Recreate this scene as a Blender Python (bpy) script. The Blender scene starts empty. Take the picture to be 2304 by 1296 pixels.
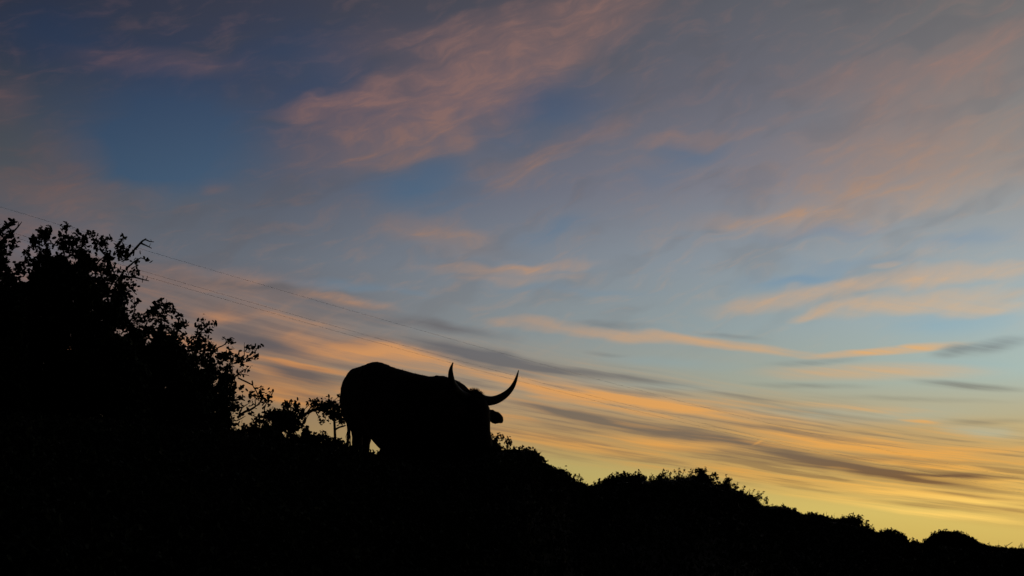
import bpy, bmesh, math, random
import numpy as np
from mathutils import Vector, Matrix

random.seed(7)
rng = np.random.default_rng(11)
scene = bpy.context.scene
COL = scene.collection

# ------------------------------------------------------------------ camera
FPX = 2470.0                                   # focal length in photo pixels (2304 wide)
PITCH = math.radians(14.57)
CAMZ = 1.0
cd = bpy.data.cameras.new('camera')
cam = bpy.data.objects.new('camera', cd)
COL.objects.link(cam)
cd.sensor_width = 36.0
cd.lens = 36.0 * FPX / 2304.0
cd.clip_start = 0.05
cd.clip_end = 20000
cam.location = (0, 0, CAMZ)
cam.rotation_euler = (math.pi / 2 + PITCH, 0, 0)
scene.camera = cam

scene.view_settings.view_transform = 'Standard'
scene.view_settings.look = 'None'
scene.view_settings.exposure = 0.0
scene.view_settings.gamma = 1.0
scene.view_settings.use_curve_mapping = False
scene.cycles.max_bounces = 2
scene.cycles.use_adaptive_sampling = True
scene.cycles.adaptive_threshold = 0.02
scene.cycles.adaptive_min_samples = 10
scene.cycles.diffuse_bounces = 1
scene.cycles.glossy_bounces = 1
scene.render.resolution_x = 1024
scene.render.resolution_y = 576

CP, SP = math.cos(PITCH), math.sin(PITCH)


def ray(px, py):
    u = (px - 1152.0) / FPX
    v = (648.0 - py) / FPX
    return Vector((u, CP - v * SP, SP + v * CP))


def at(px, py, Y):
    d = ray(px, py)
    d = d * (Y / d.y)
    return Vector((d.x, d.y, d.z + CAMZ))


def azel(px, py):
    d = ray(px, py).normalized()
    return math.degrees(math.atan2(d.x, d.y)), math.degrees(math.asin(d.z))


def lin(c):
    o = []
    for v in c:
        v = v / 255.0
        o.append(v / 12.92 if v <= 0.04045 else ((v + 0.055) / 1.055) ** 2.4)
    return (o[0], o[1], o[2], 1.0)


# ------------------------------------------------------------------ world: dusk sky
SUN_AZ = math.radians(33)                      # the sun has gone down to the right of the frame
world = bpy.data.worlds.new('World')
scene.world = world
world.use_nodes = True
world.cycles.sampling_method = 'NONE'
wt = world.node_tree
wt.nodes.clear()
WN = wt.nodes
WL = wt.links


def setin(node, idx, val):
    if val is None:
        return
    if isinstance(val, bpy.types.NodeSocket):
        WL.new(val, node.inputs[idx])
    else:
        node.inputs[idx].default_value = val


def M(op, a, b=None, c=None, clamp=False):
    n = WN.new('ShaderNodeMath')
    n.operation = op
    n.use_clamp = clamp
    setin(n, 0, a)
    setin(n, 1, b)
    setin(n, 2, c)
    return n.outputs[0]


def mixc(fac, a, b):
    n = WN.new('ShaderNodeMix')
    n.data_type = 'RGBA'
    setin(n, 0, fac)
    setin(n, 6, a)
    setin(n, 7, b)
    return n.outputs[2]


def mixf(fac, a, b):
    n = WN.new('ShaderNodeMix')
    n.data_type = 'FLOAT'
    setin(n, 0, fac)
    setin(n, 2, a)
    setin(n, 3, b)
    return n.outputs[0]


def mrange(v, a, b, c=0.0, d=1.0, kind='SMOOTHSTEP'):
    n = WN.new('ShaderNodeMapRange')
    n.interpolation_type = kind
    setin(n, 0, v)
    n.inputs[1].default_value = a
    n.inputs[2].default_value = b
    n.inputs[3].default_value = c
    n.inputs[4].default_value = d
    return n.outputs[0]


def ramp(fac, stops):
    n = WN.new('ShaderNodeValToRGB')
    cr = n.color_ramp
    cr.interpolation = 'EASE' if len(stops) < 3 else 'B_SPLINE' if False else 'LINEAR'
    while len(cr.elements) < len(stops):
        cr.elements.new(0.5)
    for e, (p, c) in zip(cr.elements, sorted(stops)):
        e.position = p
        e.color = lin(c)
    WL.new(fac, n.inputs[0])
    return n.outputs[0]


tc = WN.new('ShaderNodeTexCoord')
nrm = WN.new('ShaderNodeVectorMath')
nrm.operation = 'NORMALIZE'
WL.new(tc.outputs['Generated'], nrm.inputs[0])
sep = WN.new('ShaderNodeSeparateXYZ')
WL.new(nrm.outputs[0], sep.inputs[0])
AZ = M('MULTIPLY', M('ARCTAN2', sep.outputs[0], sep.outputs[1]), 180 / math.pi)
EL = M('MULTIPLY', M('ARCSINE', sep.outputs[2]), 180 / math.pi)


def comb(a, b, c=0.0):
    n = WN.new('ShaderNodeCombineXYZ')
    setin(n, 0, a)
    setin(n, 1, b)
    setin(n, 2, c)
    return n.outputs[0]


def mapping(v, loc=(0, 0, 0), rot=0.0, scale=(1, 1, 1), kind='TEXTURE'):
    n = WN.new('ShaderNodeMapping')
    n.vector_type = kind
    WL.new(v, n.inputs[0])
    n.inputs[1].default_value = loc
    n.inputs[2].default_value = (0, 0, rot)
    n.inputs[3].default_value = scale
    return n.outputs[0]


def noise(v, scale=1.0, detail=4.0, rough=0.5, dist=0.0):
    n = WN.new('ShaderNodeTexNoise')
    n.inputs['Scale'].default_value = scale
    n.inputs['Detail'].default_value = detail
    n.inputs['Roughness'].default_value = rough
    n.inputs['Distortion'].default_value = dist
    WL.new(v, n.inputs['Vector'])
    return n.outputs[0]


P0 = comb(AZ, EL)
# slow wander of the air, so that no streak is a straight stroke
LOW = mrange(EL, 9.5, 15.5, 1.0, 0.0)          # 1 in the low deck, 0 in the high veil
wa = noise(mapping(P0, (3, 1, 0), math.radians(-9), (9.0, 2.2, 1)), 1.0, 1.0, 0.5)
wb = noise(mapping(P0, (40, 9, 0), math.radians(18), (5.5, 2.6, 1)), 1.0, 2.0, 0.5)
wc = noise(mapping(P0, (71, 33, 0), math.radians(12), (2.2, 0.8, 1)), 1.0, 1.0, 0.5)
dy = M('ADD', M('MULTIPLY', M('SUBTRACT', wa, 0.5), 0.7),
       M('MULTIPLY', M('SUBTRACT', wc, 0.5), mixf(LOW, 0.7, 0.10)))
dyh = M('MULTIPLY', M('SUBTRACT', wb, 0.5), mixf(LOW, 1.8, 0.0))
dxh = M('MULTIPLY', M('SUBTRACT', wb, 0.5), mixf(LOW, -1.5, 2.0))
P1 = comb(M('ADD', AZ, dxh), M('ADD', EL, M('ADD', dy, dyh)))

# rows of the clear / thinly veiled sky: elevation, then colours by azimuth
AZN = mrange(AZ, -180, 180, 0, 1, 'LINEAR')


def azp(px):
    return (azel(px, 900)[0] + 180) / 360.0


NIGHT = (11, 14, 23)
ROWS = [
    # el,  px0,            px576,           px1152,          px1728,          px2304,         sunset beyond right
    (-2.0, (120, 92, 60), (140, 110, 62), (168, 136, 66), (186, 152, 72), (200, 165, 82), (214, 172, 84)),
    (0.8, (120, 92, 60), (148, 122, 72), (176, 148, 74), (196, 166, 80), (206, 176, 92), (222, 184, 92)),
    (3.0, (122, 95, 66), (156, 136, 84), (184, 164, 92), (208, 184, 102), (220, 193, 106), (234, 198, 104)),
    (5.0, (120, 96, 74), (158, 138, 88), (180, 164, 100), (196, 172, 104), (210, 180, 108), (224, 186, 110)),
    (7.2, (112, 94, 80), (148, 122, 88), (176, 150, 104), (186, 160, 110), (184, 172, 134), (196, 184, 146)),
    (9.3, (104, 94, 90), (132, 112, 94), (158, 152, 134), (160, 166, 150), (168, 186, 178), (184, 196, 184)),
    (12.2, (92, 92, 98), (110, 106, 110), (134, 142, 144), (148, 162, 164), (164, 180, 182), (176, 188, 186)),
    (15.7, (88, 92, 102), (102, 108, 118), (124, 132, 142), (140, 150, 158), (154, 162, 166), (160, 166, 170)),
    (19.6, (76, 80, 86), (84, 90, 105), (106, 110, 124), (126, 126, 136), (142, 138, 136), (146, 142, 140)),
    (24.5, (48, 56, 74), (58, 67, 90), (88, 90, 104), (104, 104, 114), (122, 118, 118), (126, 122, 122)),
    (29.3, (42, 46, 62), (58, 60, 74), (76, 76, 86), (90, 92, 100), (98, 98, 100), (102, 102, 104)),
    (45.0, (26, 32, 46), (34, 40, 56), (44, 48, 62), (52, 56, 68), (56, 60, 70), (56, 60, 70)),
    (80.0, (13, 17, 28), (14, 18, 29), (15, 19, 30), (15, 19, 30), (15, 19, 30), (15, 19, 30)),
]
base = None
prev = None
for r in ROWS:
    el, c = r[0], r[1:]
    hz = [tuple(v * 0.30 for v in c[0]), NIGHT]
    st = [(0.0, NIGHT), (0.22, hz[1]), (0.34, hz[0]), (azp(0), c[0]), (azp(576), c[1]), (azp(1152), c[2]),
          (azp(1728), c[3]), (azp(2304), c[4]), (0.62, c[5]), (0.74, tuple(v * 0.42 for v in c[5])),
          (0.86, NIGHT), (1.0, NIGHT)]
    col = ramp(AZN, st)
    if base is None:
        base = col
    else:
        base = mixc(mrange(EL, prev, el, 0, 1, 'SMOOTHSTEP' if False else 'LINEAR'), base, col)
    prev = el


def two_ramp(left, right):
    e = mrange(EL, 0, 32, 0, 1, 'LINEAR')
    a = ramp(e, [(p / 32.0, c) for p, c in left])
    b = ramp(e, [(p / 32.0, c) for p, c in right])
    c = mixc(mrange(AZ, -25, 25, 0, 1, 'LINEAR'), a, b)
    # far round from the sunset, and high up, clouds are lit no more
    k = mixf(mrange(EL, 30, 60), 0.0, 1.0)
    k2 = mrange(AZ, -110, -30, 1.0, 0.0)
    k3 = mrange(AZ, 60, 120, 0.0, 1.0)
    f = M('MAXIMUM', M('MAXIMUM', k, k2), k3)
    return mixc(f, c, lin(NIGHT))


LIT = two_ramp([(30, (96, 78, 84)), (24, (118, 88, 90)), (19, (114, 84, 78)), (15, (144, 108, 96)), (12, (184, 118, 76)),
                (8, (212, 132, 58)), (3, (196, 152, 84)), (0, (190, 140, 70))],
               [(30, (148, 114, 104)), (24, (150, 122, 114)), (19, (172, 142, 124)), (15, (204, 172, 142)),
                (12, (222, 180, 130)), (8, (228, 172, 100)), (5, (238, 168, 74)), (3, (255, 212, 110)), (0, (240, 190, 96))])
SHD = two_ramp([(30, (44, 46, 58)), (19, (74, 76, 86)), (14, (90, 80, 82)), (11, (90, 72, 72)), (8, (112, 82, 64)),
                (3, (130, 100, 66)), (0, (130, 100, 66))],
               [(30, (86, 88, 96)), (19, (112, 112, 118)), (14, (130, 136, 140)), (11, (120, 130, 134)), (8, (122, 120, 108)),
                (4.5, (112, 84, 60)), (2, (170, 130, 76)), (0, (150, 118, 70))])
BLU = two_ramp([(30, (30, 38, 62)), (24, (42, 60, 88)), (19, (54, 78, 104)), (15, (92, 112, 130)), (11, (104, 120, 124)),
                (0, (140, 130, 90))],
               [(30, (74, 84, 102)), (24, (86, 104, 130)), (19, (104, 132, 158)), (15, (118, 150, 176)), (11, (146, 180, 192)),
                (8, (160, 190, 186)), (4, (188, 186, 150)), (0, (190, 170, 90))])


LAST = [None]                                  # each streak waits for the one before: keeps the shader's stack small


def streaks(src, lst, soft=1.25):
    acc = None
    for k, (x0, y0, x1, y1, w, amp) in enumerate(lst):
        a0, e0 = azel(x0, y0)
        a1, e1 = azel(x1, y1)
        L = math.hypot(a1 - a0, e1 - e0) * 0.5 * soft + w * 0.0232 * 0.6
        ang = math.atan2(e1 - e0, a1 - a0)
        if k % 9 == 0:
            here = src
            if LAST[0] is not None:
                w8 = WN.new('ShaderNodeVectorMath')
                w8.operation = 'MULTIPLY_ADD'
                WL.new(LAST[0], w8.inputs[0])
                w8.inputs[1].default_value = (0, 0, 0)
                WL.new(src, w8.inputs[2])
                here = w8.outputs[0]
        mp = mapping(here, ((a0 + a1) / 2, (e0 + e1) / 2, 0), ang, (L, w * 0.0232 * 1.35, 1))
        ln = WN.new('ShaderNodeVectorMath')
        ln.operation = 'LENGTH'
        WL.new(mp, ln.inputs[0])
        v = mrange(ln.outputs['Value'], 1.0, 0.0, 0.0, amp)
        acc = v if acc is None else M('ADD', acc, v)
        LAST[0] = acc
    return acc


GAPS = [(100, 280, 600, 220, 160, 1.0), (200, 350, 600, 320, 110, 1.0), (280, 400, 420, 370, 40, .5),  (240, 370, 420, 350, 60, .7), (800, 410, 1060, 440, 70, 1.0), (950, 380, 1060, 400, 40, .4),
        (1070, 265, 1370, 230, 95, .95), (1150, 535, 1340, 500, 24, .7), (1460, 345, 1640, 335, 32, .7),
        (1400, 400, 1560, 390, 40, .35),
        (1690, 545, 2010, 510, 22, .8), (1640, 640, 1960, 615, 20, .9), (2060, 560, 2304, 520, 20, .45),
        (0, 70, 260, 60, 70, .8), (590, 110, 790, 120, 110, .8), (1980, 745, 2304, 715, 30, .8),
        (620, 640, 930, 645, 16, .6), (1740, 600, 2100, 590, 14, .4), (2000, 830, 2304, 820, 24, .6),
        (1080, 640, 1500, 650, 14, .4), (1250, 850, 1700, 880, 14, .4), (1600, 930, 2304, 930, 24, .45), (2120, 960, 2304, 985, 14, .6),
        (1300, 800, 1700, 830, 16, .4), (1160, 120, 1500, 20, 0.1, 0), (30, 560, 160, 590, 30, .5), (860, 650, 1000, 670, 10, .4)]
LITS = [(1480, -10, 1180, 90, 75, .8), (1290, 50, 920, 200, 95, 1.0), (1240, 130, 980, 250, 85, .8), (1100, 180, 800, 300, 90, .35), (1020, 240, 640, 350, 80, .3),
        (880, 205, 620, 262, 26, 1.0), (1030, 170, 700, 262, 50, .6), (960, 220, 1050, 330, 42, .8),
        (1060, 315, 780, 352, 34, .65), (1080, 30, 900, 88, 24, .45), (1340, 295, 1110, 388, 32, .36),
        (1240, 375, 1100, 420, 30, .25), (1710, 298, 1430, 314, 20, .38), (1310, 310, 1420, 275, 24, .4),
        (2330, 60, 2050, 175, 42, .7), (2304, 140, 1900, 240, 50, .4), (1760, 205, 2080, 140, 36, .35),
        (1820, 330, 2304, 280, 60, .35), (1700, 380, 2304, 330, 70, .25),
        (2330, 370, 1720, 470, 52, .6), (1540, 495, 1960, 470, 22, .65), (1640, 520, 2000, 500, 30, .3),
        (960, 600, 1340, 588, 14, .75), (860, 515, 1100, 545, 38, .4), (1000, 620, 1300, 615, 16, .25),
        (2330, 595, 1900, 652, 22, .75), (2000, 640, 1600, 695, 24, .6), (2330, 655, 1830, 708, 22, .55), (1960, 606, 2030, 602, 8, .4),
        (2330, 690, 2100, 705, 16, .35),
        (1230, 750, 1640, 768, 12, .6), (1480, 758, 1860, 797, 11, .5), (1830, 800, 2170, 775, 9, .95),
        (1700, 840, 2250, 832, 20, .35), (1100, 720, 1300, 745, 16, .35), (1900, 700, 1780, 720, 12, .3),
        (0, 405, 270, 450, 42, .4), (70, 330, 220, 370, 60, .14), (0, 200, 30, 260, 60, .16), (140, 120, 580, 160, 34, .2),
        (700, 130, 1000, 60, 50, .14), (0, 470, 300, 520, 50, .12), (450, 410, 520, 420, 20, .15)]
DECK_LIT = [(700, 675, 900, 700, 9, .5), (560, 800, 800, 842, 7, .8), (760, 765, 1040, 815, 14, .6), (520, 862, 780, 898, 9, .6), (300, 610, 720, 655, 30, .45), (640, 655, 880, 690, 12, .75), (420, 700, 560, 715, 16, .5), (400, 680, 800, 740, 30, .25),
            (560, 740, 1060, 815, 22, .75), (600, 775, 860, 800, 30, .55), (575, 795, 790, 836, 6, 1.0), (500, 830, 790, 895, 18, .5),
            (520, 880, 780, 915, 18, .5), (1120, 850, 1600, 930, 24, .75), (1300, 872, 1640, 945, 14, .7), (1000, 815, 1250, 870, 16, .4),
            (1150, 905, 1420, 955, 14, .5), (1080, 965, 1500, 1032, 16, .8), (1350, 980, 1720, 1020, 16, .6),
            (1480, 915, 1900, 958, 10, .6), (1600, 950, 2050, 1010, 18, .6), (1750, 975, 2330, 1050, 16, .6),
            (1800, 1010, 2330, 1075, 8, .9), (1500, 1040, 2000, 1110, 16, .5), (1900, 1098, 2330, 1148, 8, 1.0),
            (1850, 1080, 2330, 1140, 12, .6), (1950, 1140, 2330, 1180, 9, .9), (1650, 1090, 2100, 1150, 10, .45), (1550, 980, 1750, 1005, 6, .6),
            (2010, 940, 2130, 952, 4, .9), (2080, 1005, 2330, 1030, 8, .6), (2150, 1075, 2330, 1090, 6, .7), (1700, 900, 2100, 925, 8, .35)]
DECK_SHD = [(330, 622, 760, 672, 20, .55), (640, 692, 1010, 745, 15, .55), (420, 740, 760, 800, 18, .5), (575, 822, 790, 866, 20, .7), (900, 768, 1360, 852, 15, .8),
            (620, 872, 790, 905, 8, .35), (1900, 1120, 2330, 1160, 5, .5), (1780, 1000, 2330, 1062, 5, .5), (1550, 940, 1900, 985, 6, .5), (1150, 905, 1500, 985, 14, .5), (700, 760, 900, 775, 14, .45), (1480, 968, 1760, 1015, 14, .5), (1750, 1025, 2150, 1085, 12, .6), (380, 615, 860, 675, 16, .5), (560, 665, 900, 705, 14, .55), (860, 712, 1150, 762, 18, .9), (860, 750, 1330, 850, 18, .8), (1200, 828, 1600, 872, 10, .7),
            (480, 690, 640, 700, 10, .3), (420, 735, 720, 790, 24, .55), (570, 810, 790, 862, 24, .8), (680, 818, 790, 838, 6, .5),
            (1120, 895, 1440, 962, 13, .6), (1250, 925, 1700, 1010, 16, .8), (1380, 950, 1700, 1000, 16, .7), (1130, 935, 1400, 985, 7, .5),
            (1600, 985, 2000, 1055, 15, .95), (1800, 1035, 2330, 1115, 17, 1.0), (1650, 1015, 1950, 1060, 14, .6), (1450, 1000, 1800, 1050, 8, .5),
            (2050, 1105, 2330, 1135, 6, .8), (2050, 1060, 2330, 1082, 8, .6), (1640, 905, 2050, 950, 7, .5), (1550, 878, 1800, 905, 6, .4),
            (2040, 860, 2330, 874, 8, .8), (1680, 862, 1960, 872, 6, .45), (2090, 797, 2190, 782, 12, .8), (2150, 790, 2330, 762, 16, .7),
            (1270, 737, 1480, 742, 10, .45), (1300, 790, 1420, 798, 7, .45), (1560, 745, 1720, 760, 7, .4), (1720, 820, 1950, 806, 9, .4),
            (1900, 1050, 2250, 1078, 4, .6), (2120, 950, 2330, 950, 8, .4), (1850, 890, 2304, 900, 7, .3), (600, 890, 780, 912, 10, .4),
            (1000, 545, 1200, 560, 20, .2)]
# fine fibre inside the clouds
fh1 = noise(mapping(P1, (5, 5, 0), math.radians(17), (2.6, .75, 1)), 1.0, 6.0, 0.6, 0.1)
# low cloud lines run to one far point beyond the right, so they crowd together that way
dwn = M('ADD', EL, M('MULTIPLY', dy, 0.45))
rad = M('DIVIDE', M('ADD', dwn, 11.8), M('SUBTRACT', 118.0, M('MINIMUM', M('MAXIMUM', AZ, -110.0), 90.0)))
fa = noise(comb(M('MULTIPLY', AZ, 0.11), M('MULTIPLY', rad, 190.0)), 1.0, 4.0, 0.5, 0.0)
fb = noise(comb(M('MULTIPLY', AZ, 0.20), M('MULTIPLY', rad, 620.0), 4.0), 1.0, 3.0, 0.55, 0.0)
fh2 = M('ADD', fa, M('MULTIPLY', M('SUBTRACT', fb, 0.5), mrange(AZ, -20, 14, 0.15, 0.8, 'LINEAR')))
FIB = mixf(LOW, fh1, fh2)
fibc = mrange(FIB, 0.32, 0.68, 0.0, 1.0, 'LINEAR')
mott = noise(mapping(P1, (95, 63, 0), math.radians(20), (5.0, 1.9, 1)), 1.0, 3.0, 0.5, 0.15)
mottc = mrange(mott, 0.3, 0.7, 0.0, 1.0, 'LINEAR')

graw = streaks(P1, GAPS)
gap = M('MULTIPLY', graw, M('ADD', 0.62, M('MULTIPLY', mottc, 0.4)), clamp=True)
lraw = streaks(P1, LITS)
lsat = M('SUBTRACT', 1.0, M('DIVIDE', 1.0, M('ADD', 1.0, M('MULTIPLY', lraw, 1.7))))
lit = M('MULTIPLY', lsat, M('ADD', mixf(LOW, 0.62, 0.9), M('MULTIPLY', fibc, 0.85)))
dlit = M('MULTIPLY', streaks(P1, DECK_LIT), M('ADD', 0.35, M('MULTIPLY', fibc, 1.25)))
dshd = M('MULTIPLY', streaks(P1, DECK_SHD), M('ADD', 0.55, M('MULTIPLY', M('SUBTRACT', 1.0, fibc), 0.6)), clamp=True)

# the deck of low streaks as a whole: a belt that tilts down to the right
TILT = M('ADD', EL, M('MULTIPLY', AZ, 0.165))
TILT2 = M('ADD', EL, M('MULTIPLY', AZ, 0.2))
belt = M('MULTIPLY', mrange(TILT, 5.7, 7.0), mrange(TILT2, 12.3, 9.8))
upper = mrange(EL, 9.0, 16.0)
# loose wisps everywhere, also outside the frame
w_lit = M('ADD', M('MULTIPLY', M('MULTIPLY', mrange(fh1, 0.47, 0.72), upper), 0.22),
          M('MULTIPLY', M('MULTIPLY', mrange(fh2, 0.48, 0.68), belt), 0.5))
w_shd = M('ADD', M('MULTIPLY', M('MULTIPLY', mrange(fh2, 0.50, 0.32), belt), 0.5),
          M('MULTIPLY', M('MULTIPLY', mrange(mott, 0.52, 0.34), upper), 0.28))

WARM = two_ramp([(15, (112, 94, 92)), (11, (132, 100, 82)), (7, (160, 122, 80)), (3, (160, 130, 80)), (0, (160, 130, 80))],
                [(12, (166, 158, 140)), (9, (190, 152, 108)), (6, (190, 138, 80)), (3, (208, 158, 82)), (0, (200, 160, 84))])
c = mixc(M('MULTIPLY', belt, 0.5), base, WARM)
c = mixc(M('MULTIPLY', gap, 0.92), c, BLU)
c = mixc(M('MULTIPLY', M('MINIMUM', w_shd, 1.0), M('SUBTRACT', 1.0, gap)), c, SHD)
c = mixc(M('MULTIPLY', M('MINIMUM', M('ADD', lit, M('MULTIPLY', w_lit, M('SUBTRACT', 1.0, gap))), 1.0), 0.95), c, LIT)
c = mixc(M('MINIMUM', dlit, 1.0), c, LIT)
c = mixc(M('MULTIPLY', dshd, 0.95), c, SHD)
c = mixc(streaks(P0, [(1692, 1002, 1722, 988, 3, .55)]), c, LIT)

bg = WN.new('ShaderNodeBackground')
WL.new(c, bg.inputs[0])
bg.inputs[1].default_value = 1.0
nis = WN.new('ShaderNodeTexSky')
nis.sky_type = 'NISHITA'
nis.sun_disc = False
nis.sun_elevation = math.radians(0.0)
nis.sun_rotation = SUN_AZ
bg2 = WN.new('ShaderNodeBackground')
WL.new(nis.outputs[0], bg2.inputs[0])
bg2.inputs[1].default_value = 0.002
add = WN.new('ShaderNodeAddShader')
WL.new(bg.outputs[0], add.inputs[0])
WL.new(bg2.outputs[0], add.inputs[1])
wo = WN.new('ShaderNodeOutputWorld')
WL.new(add.outputs[0], wo.inputs[0])

# last trace of the sun, level with the horizon
sd = bpy.data.lights.new('sun', 'SUN')
sd.energy = 0.01
sd.angle = math.radians(0.5)
sd.color = (1.0, 0.7, 0.42)
sun = bpy.data.objects.new('sun', sd)
COL.objects.link(sun)
sdir = Vector((math.sin(SUN_AZ), math.cos(SUN_AZ), 0.01))
sun.rotation_euler = sdir.to_track_quat('Z', 'Y').to_euler()


# ------------------------------------------------------------------ materials
def mat(name, c1, c2, scale=8.0, rough=0.9, bump=0.0, spec=0.2):
    m = bpy.data.materials.new(name)
    m.use_nodes = True
    nt = m.node_tree
    b = nt.nodes['Principled BSDF']
    b.inputs['Roughness'].default_value = rough
    b.inputs['Specular IOR Level'].default_value = spec
    t = nt.nodes.new('ShaderNodeTexCoord')
    n = nt.nodes.new('ShaderNodeTexNoise')
    n.inputs['Scale'].default_value = scale
    n.inputs['Detail'].default_value = 6
    nt.links.new(t.outputs['Object'], n.inputs['Vector'])
    r = nt.nodes.new('ShaderNodeValToRGB')
    r.color_ramp.elements[0].position = 0.35
    r.color_ramp.elements[1].position = 0.65
    r.color_ramp.elements[0].color = (*c1, 1)
    r.color_ramp.elements[1].color = (*c2, 1)
    nt.links.new(n.outputs[0], r.inputs[0])
    nt.links.new(r.outputs[0], b.inputs['Base Color'])
    if bump:
        bp = nt.nodes.new('ShaderNodeBump')
        bp.inputs['Strength'].default_value = bump
        bp.inputs['Distance'].default_value = 0.02
        nt.links.new(n.outputs[0], bp.inputs['Height'])
        nt.links.new(bp.outputs[0], b.inputs['Normal'])
    return m


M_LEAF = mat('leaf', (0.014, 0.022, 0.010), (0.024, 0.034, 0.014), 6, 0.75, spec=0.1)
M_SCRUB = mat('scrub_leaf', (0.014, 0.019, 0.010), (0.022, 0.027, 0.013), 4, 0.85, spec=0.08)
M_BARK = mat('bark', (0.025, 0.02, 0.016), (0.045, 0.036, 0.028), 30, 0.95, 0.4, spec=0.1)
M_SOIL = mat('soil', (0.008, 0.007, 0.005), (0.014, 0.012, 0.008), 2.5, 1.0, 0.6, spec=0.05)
M_GRASS = mat('dry_grass', (0.008, 0.009, 0.005), (0.014, 0.014, 0.007), 3, 0.95, spec=0.05)
M_HIDE = mat('hide', (0.02, 0.013, 0.009), (0.035, 0.022, 0.014), 3, 0.85, 0.1, spec=0.1)
M_HORN = mat('horn', (0.05, 0.042, 0.03), (0.09, 0.075, 0.055), 14, 0.6, spec=0.2)
M_HOOF = mat('hoof', (0.015, 0.012, 0.01), (0.025, 0.02, 0.016), 14, 0.6, spec=0.2)
M_WIRE = mat('wire', (0.05, 0.05, 0.052), (0.07, 0.07, 0.072), 4, 0.6)


# ------------------------------------------------------------------ object helpers
def link(name, me, m, parent=None, loc=None, smooth=False):
    me.materials.append(m)
    o = bpy.data.objects.new(name, me)
    COL.objects.link(o)
    if smooth:
        me.polygons.foreach_set('use_smooth', [True] * len(me.polygons))
    if parent is not None:
        o.parent = parent
    if loc is not None:
        o.location = loc
    return o


def thing(name, label, cat, loc, group=None):
    o = bpy.data.objects.new(name, None)
    o.empty_display_size = 0.3
    COL.objects.link(o)
    o.location = loc
    o['label'] = label
    o['category'] = cat
    if group:
        o['group'] = group
    return o


def mesh_np(name, verts, faces_sizes, idx):
    me = bpy.data.meshes.new(name)
    nv, nf = len(verts), len(faces_sizes)
    me.vertices.add(nv)
    me.vertices.foreach_set('co', np.asarray(verts, dtype=np.float32).ravel())
    me.loops.add(len(idx))
    me.loops.foreach_set('vertex_index', np.asarray(idx, dtype=np.int32))
    me.polygons.add(nf)
    starts = np.concatenate([[0], np.cumsum(faces_sizes)[:-1]]).astype(np.int32)
    me.polygons.foreach_set('loop_start', starts)
    me.polygons.foreach_set('loop_total', np.asarray(faces_sizes, dtype=np.int32))
    me.update(calc_edges=True)
    return me


def leaf_mesh(name, cen, size, origin, elong=1.5):
    """one small oval leaf (six corners, slightly folded) at each centre"""
    n = len(cen)
    cen = np.asarray(cen) - np.array(origin)
    size = np.broadcast_to(np.asarray(size, dtype=float), (n,))
    a = rng.normal(size=(n, 3))
    a /= np.linalg.norm(a, axis=1)[:, None]
    b = rng.normal(size=(n, 3))
    b -= a * (a * b).sum(1)[:, None]
    b /= np.linalg.norm(b, axis=1)[:, None]
    nn = np.cross(a, b)
    s = size * rng.uniform(0.65, 1.3, n)
    shp = [(-0.5, 0, 0), (-0.22, 0.30, .08), (0.25, 0.30, .08), (0.5, 0, 0), (0.25, -0.30, .08), (-0.22, -0.30, .08)]
    V = np.zeros((n, 6, 3))
    for k, (u, w, h) in enumerate(shp):
        V[:, k] = cen + a * (u * s)[:, None] * elong * 0.85 + b * (w * s)[:, None] + nn * (h * s)[:, None]
    base_i = (np.arange(n) * 6)[:, None]
    q = np.array([0, 1, 2, 3, 0, 3, 4, 5])[None, :]
    idx = (base_i + q).ravel()
    return mesh_np(name, V.reshape(-1, 3), np.full(n * 2, 4), idx)


class Tubes:
    def __init__(self):
        self.v, self.s, self.i = [], [], []

    def add(self, pts, r0, r1, sides=4):
        pts = [Vector(p) for p in pts]
        n = len(pts)
        st = len(self.v)
        for k, p in enumerate(pts):
            t = (pts[min(k + 1, n - 1)] - pts[max(k - 1, 0)])
            if t.length < 1e-7:
                t = Vector((0, 0, 1))
            t.normalize()
            u = t.orthogonal().normalized()
            w = t.cross(u)
            r = r0 + (r1 - r0) * k / (n - 1)
            for j in range(sides):
                an = 2 * math.pi * j / sides
                self.v.append(p + u * (math.cos(an) * r) + w * (math.sin(an) * r))
        for k in range(n - 1):
            for j in range(sides):
                a = st + k * sides + j
                b = st + k * sides + (j + 1) % sides
                self.i += [a, b, b + sides, a + sides]
                self.s.append(4)
        self.i += [st + j for j in range(sides)][::-1]
        self.s.append(sides)
        self.i += [st + (n - 1) * sides + j for j in range(sides)]
        self.s.append(sides)

    def build(self, name, m, parent, origin):
        v = np.array([list(x) for x in self.v]) - np.array(origin)
        return link(name, mesh_np(name, v, self.s, self.i), m, parent, smooth=True)


# ------------------------------------------------------------------ terrain
CREST = [(-1400, 1000, 6.0), (-700, 960, 7.0), (0, 940, 8.6), (300, 962, 9.3), (520, 985, 9.8), (640, 1004, 10.1), (780, 1026, 10.5),
         (860, 1042, 10.6), (1000, 1052, 10.8), (1080, 1045, 11.0), (1110, 1034, 11.6), (1150, 1032, 12.2), (1180, 1024, 12.6), (1192, 1021, 12.8), (1204, 1030, 13.0),
         (1216, 1046, 13.2), (1228, 1056, 13.6), (1268, 1068, 14.4), (1290, 1092, 15), (1310, 1100, 15.4), (1335, 1106, 16), (1400, 1092, 17.5),
         (1470, 1092, 19), (1560, 1089, 20.5), (1640, 1106, 22), (1700, 1136, 23), (1730, 1150, 24), (1760, 1149, 24.5), (1795, 1160, 25.5),
         (1860, 1178, 27), (1935, 1188, 28.5), (1975, 1211, 30), (2035, 1226, 31), (2075, 1234, 32), (2140, 1232, 33), (2200, 1240, 33.5),
         (2260, 1243, 35), (2330, 1246, 36), (2700, 1264, 42), (3600, 1276, 60)]
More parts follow.
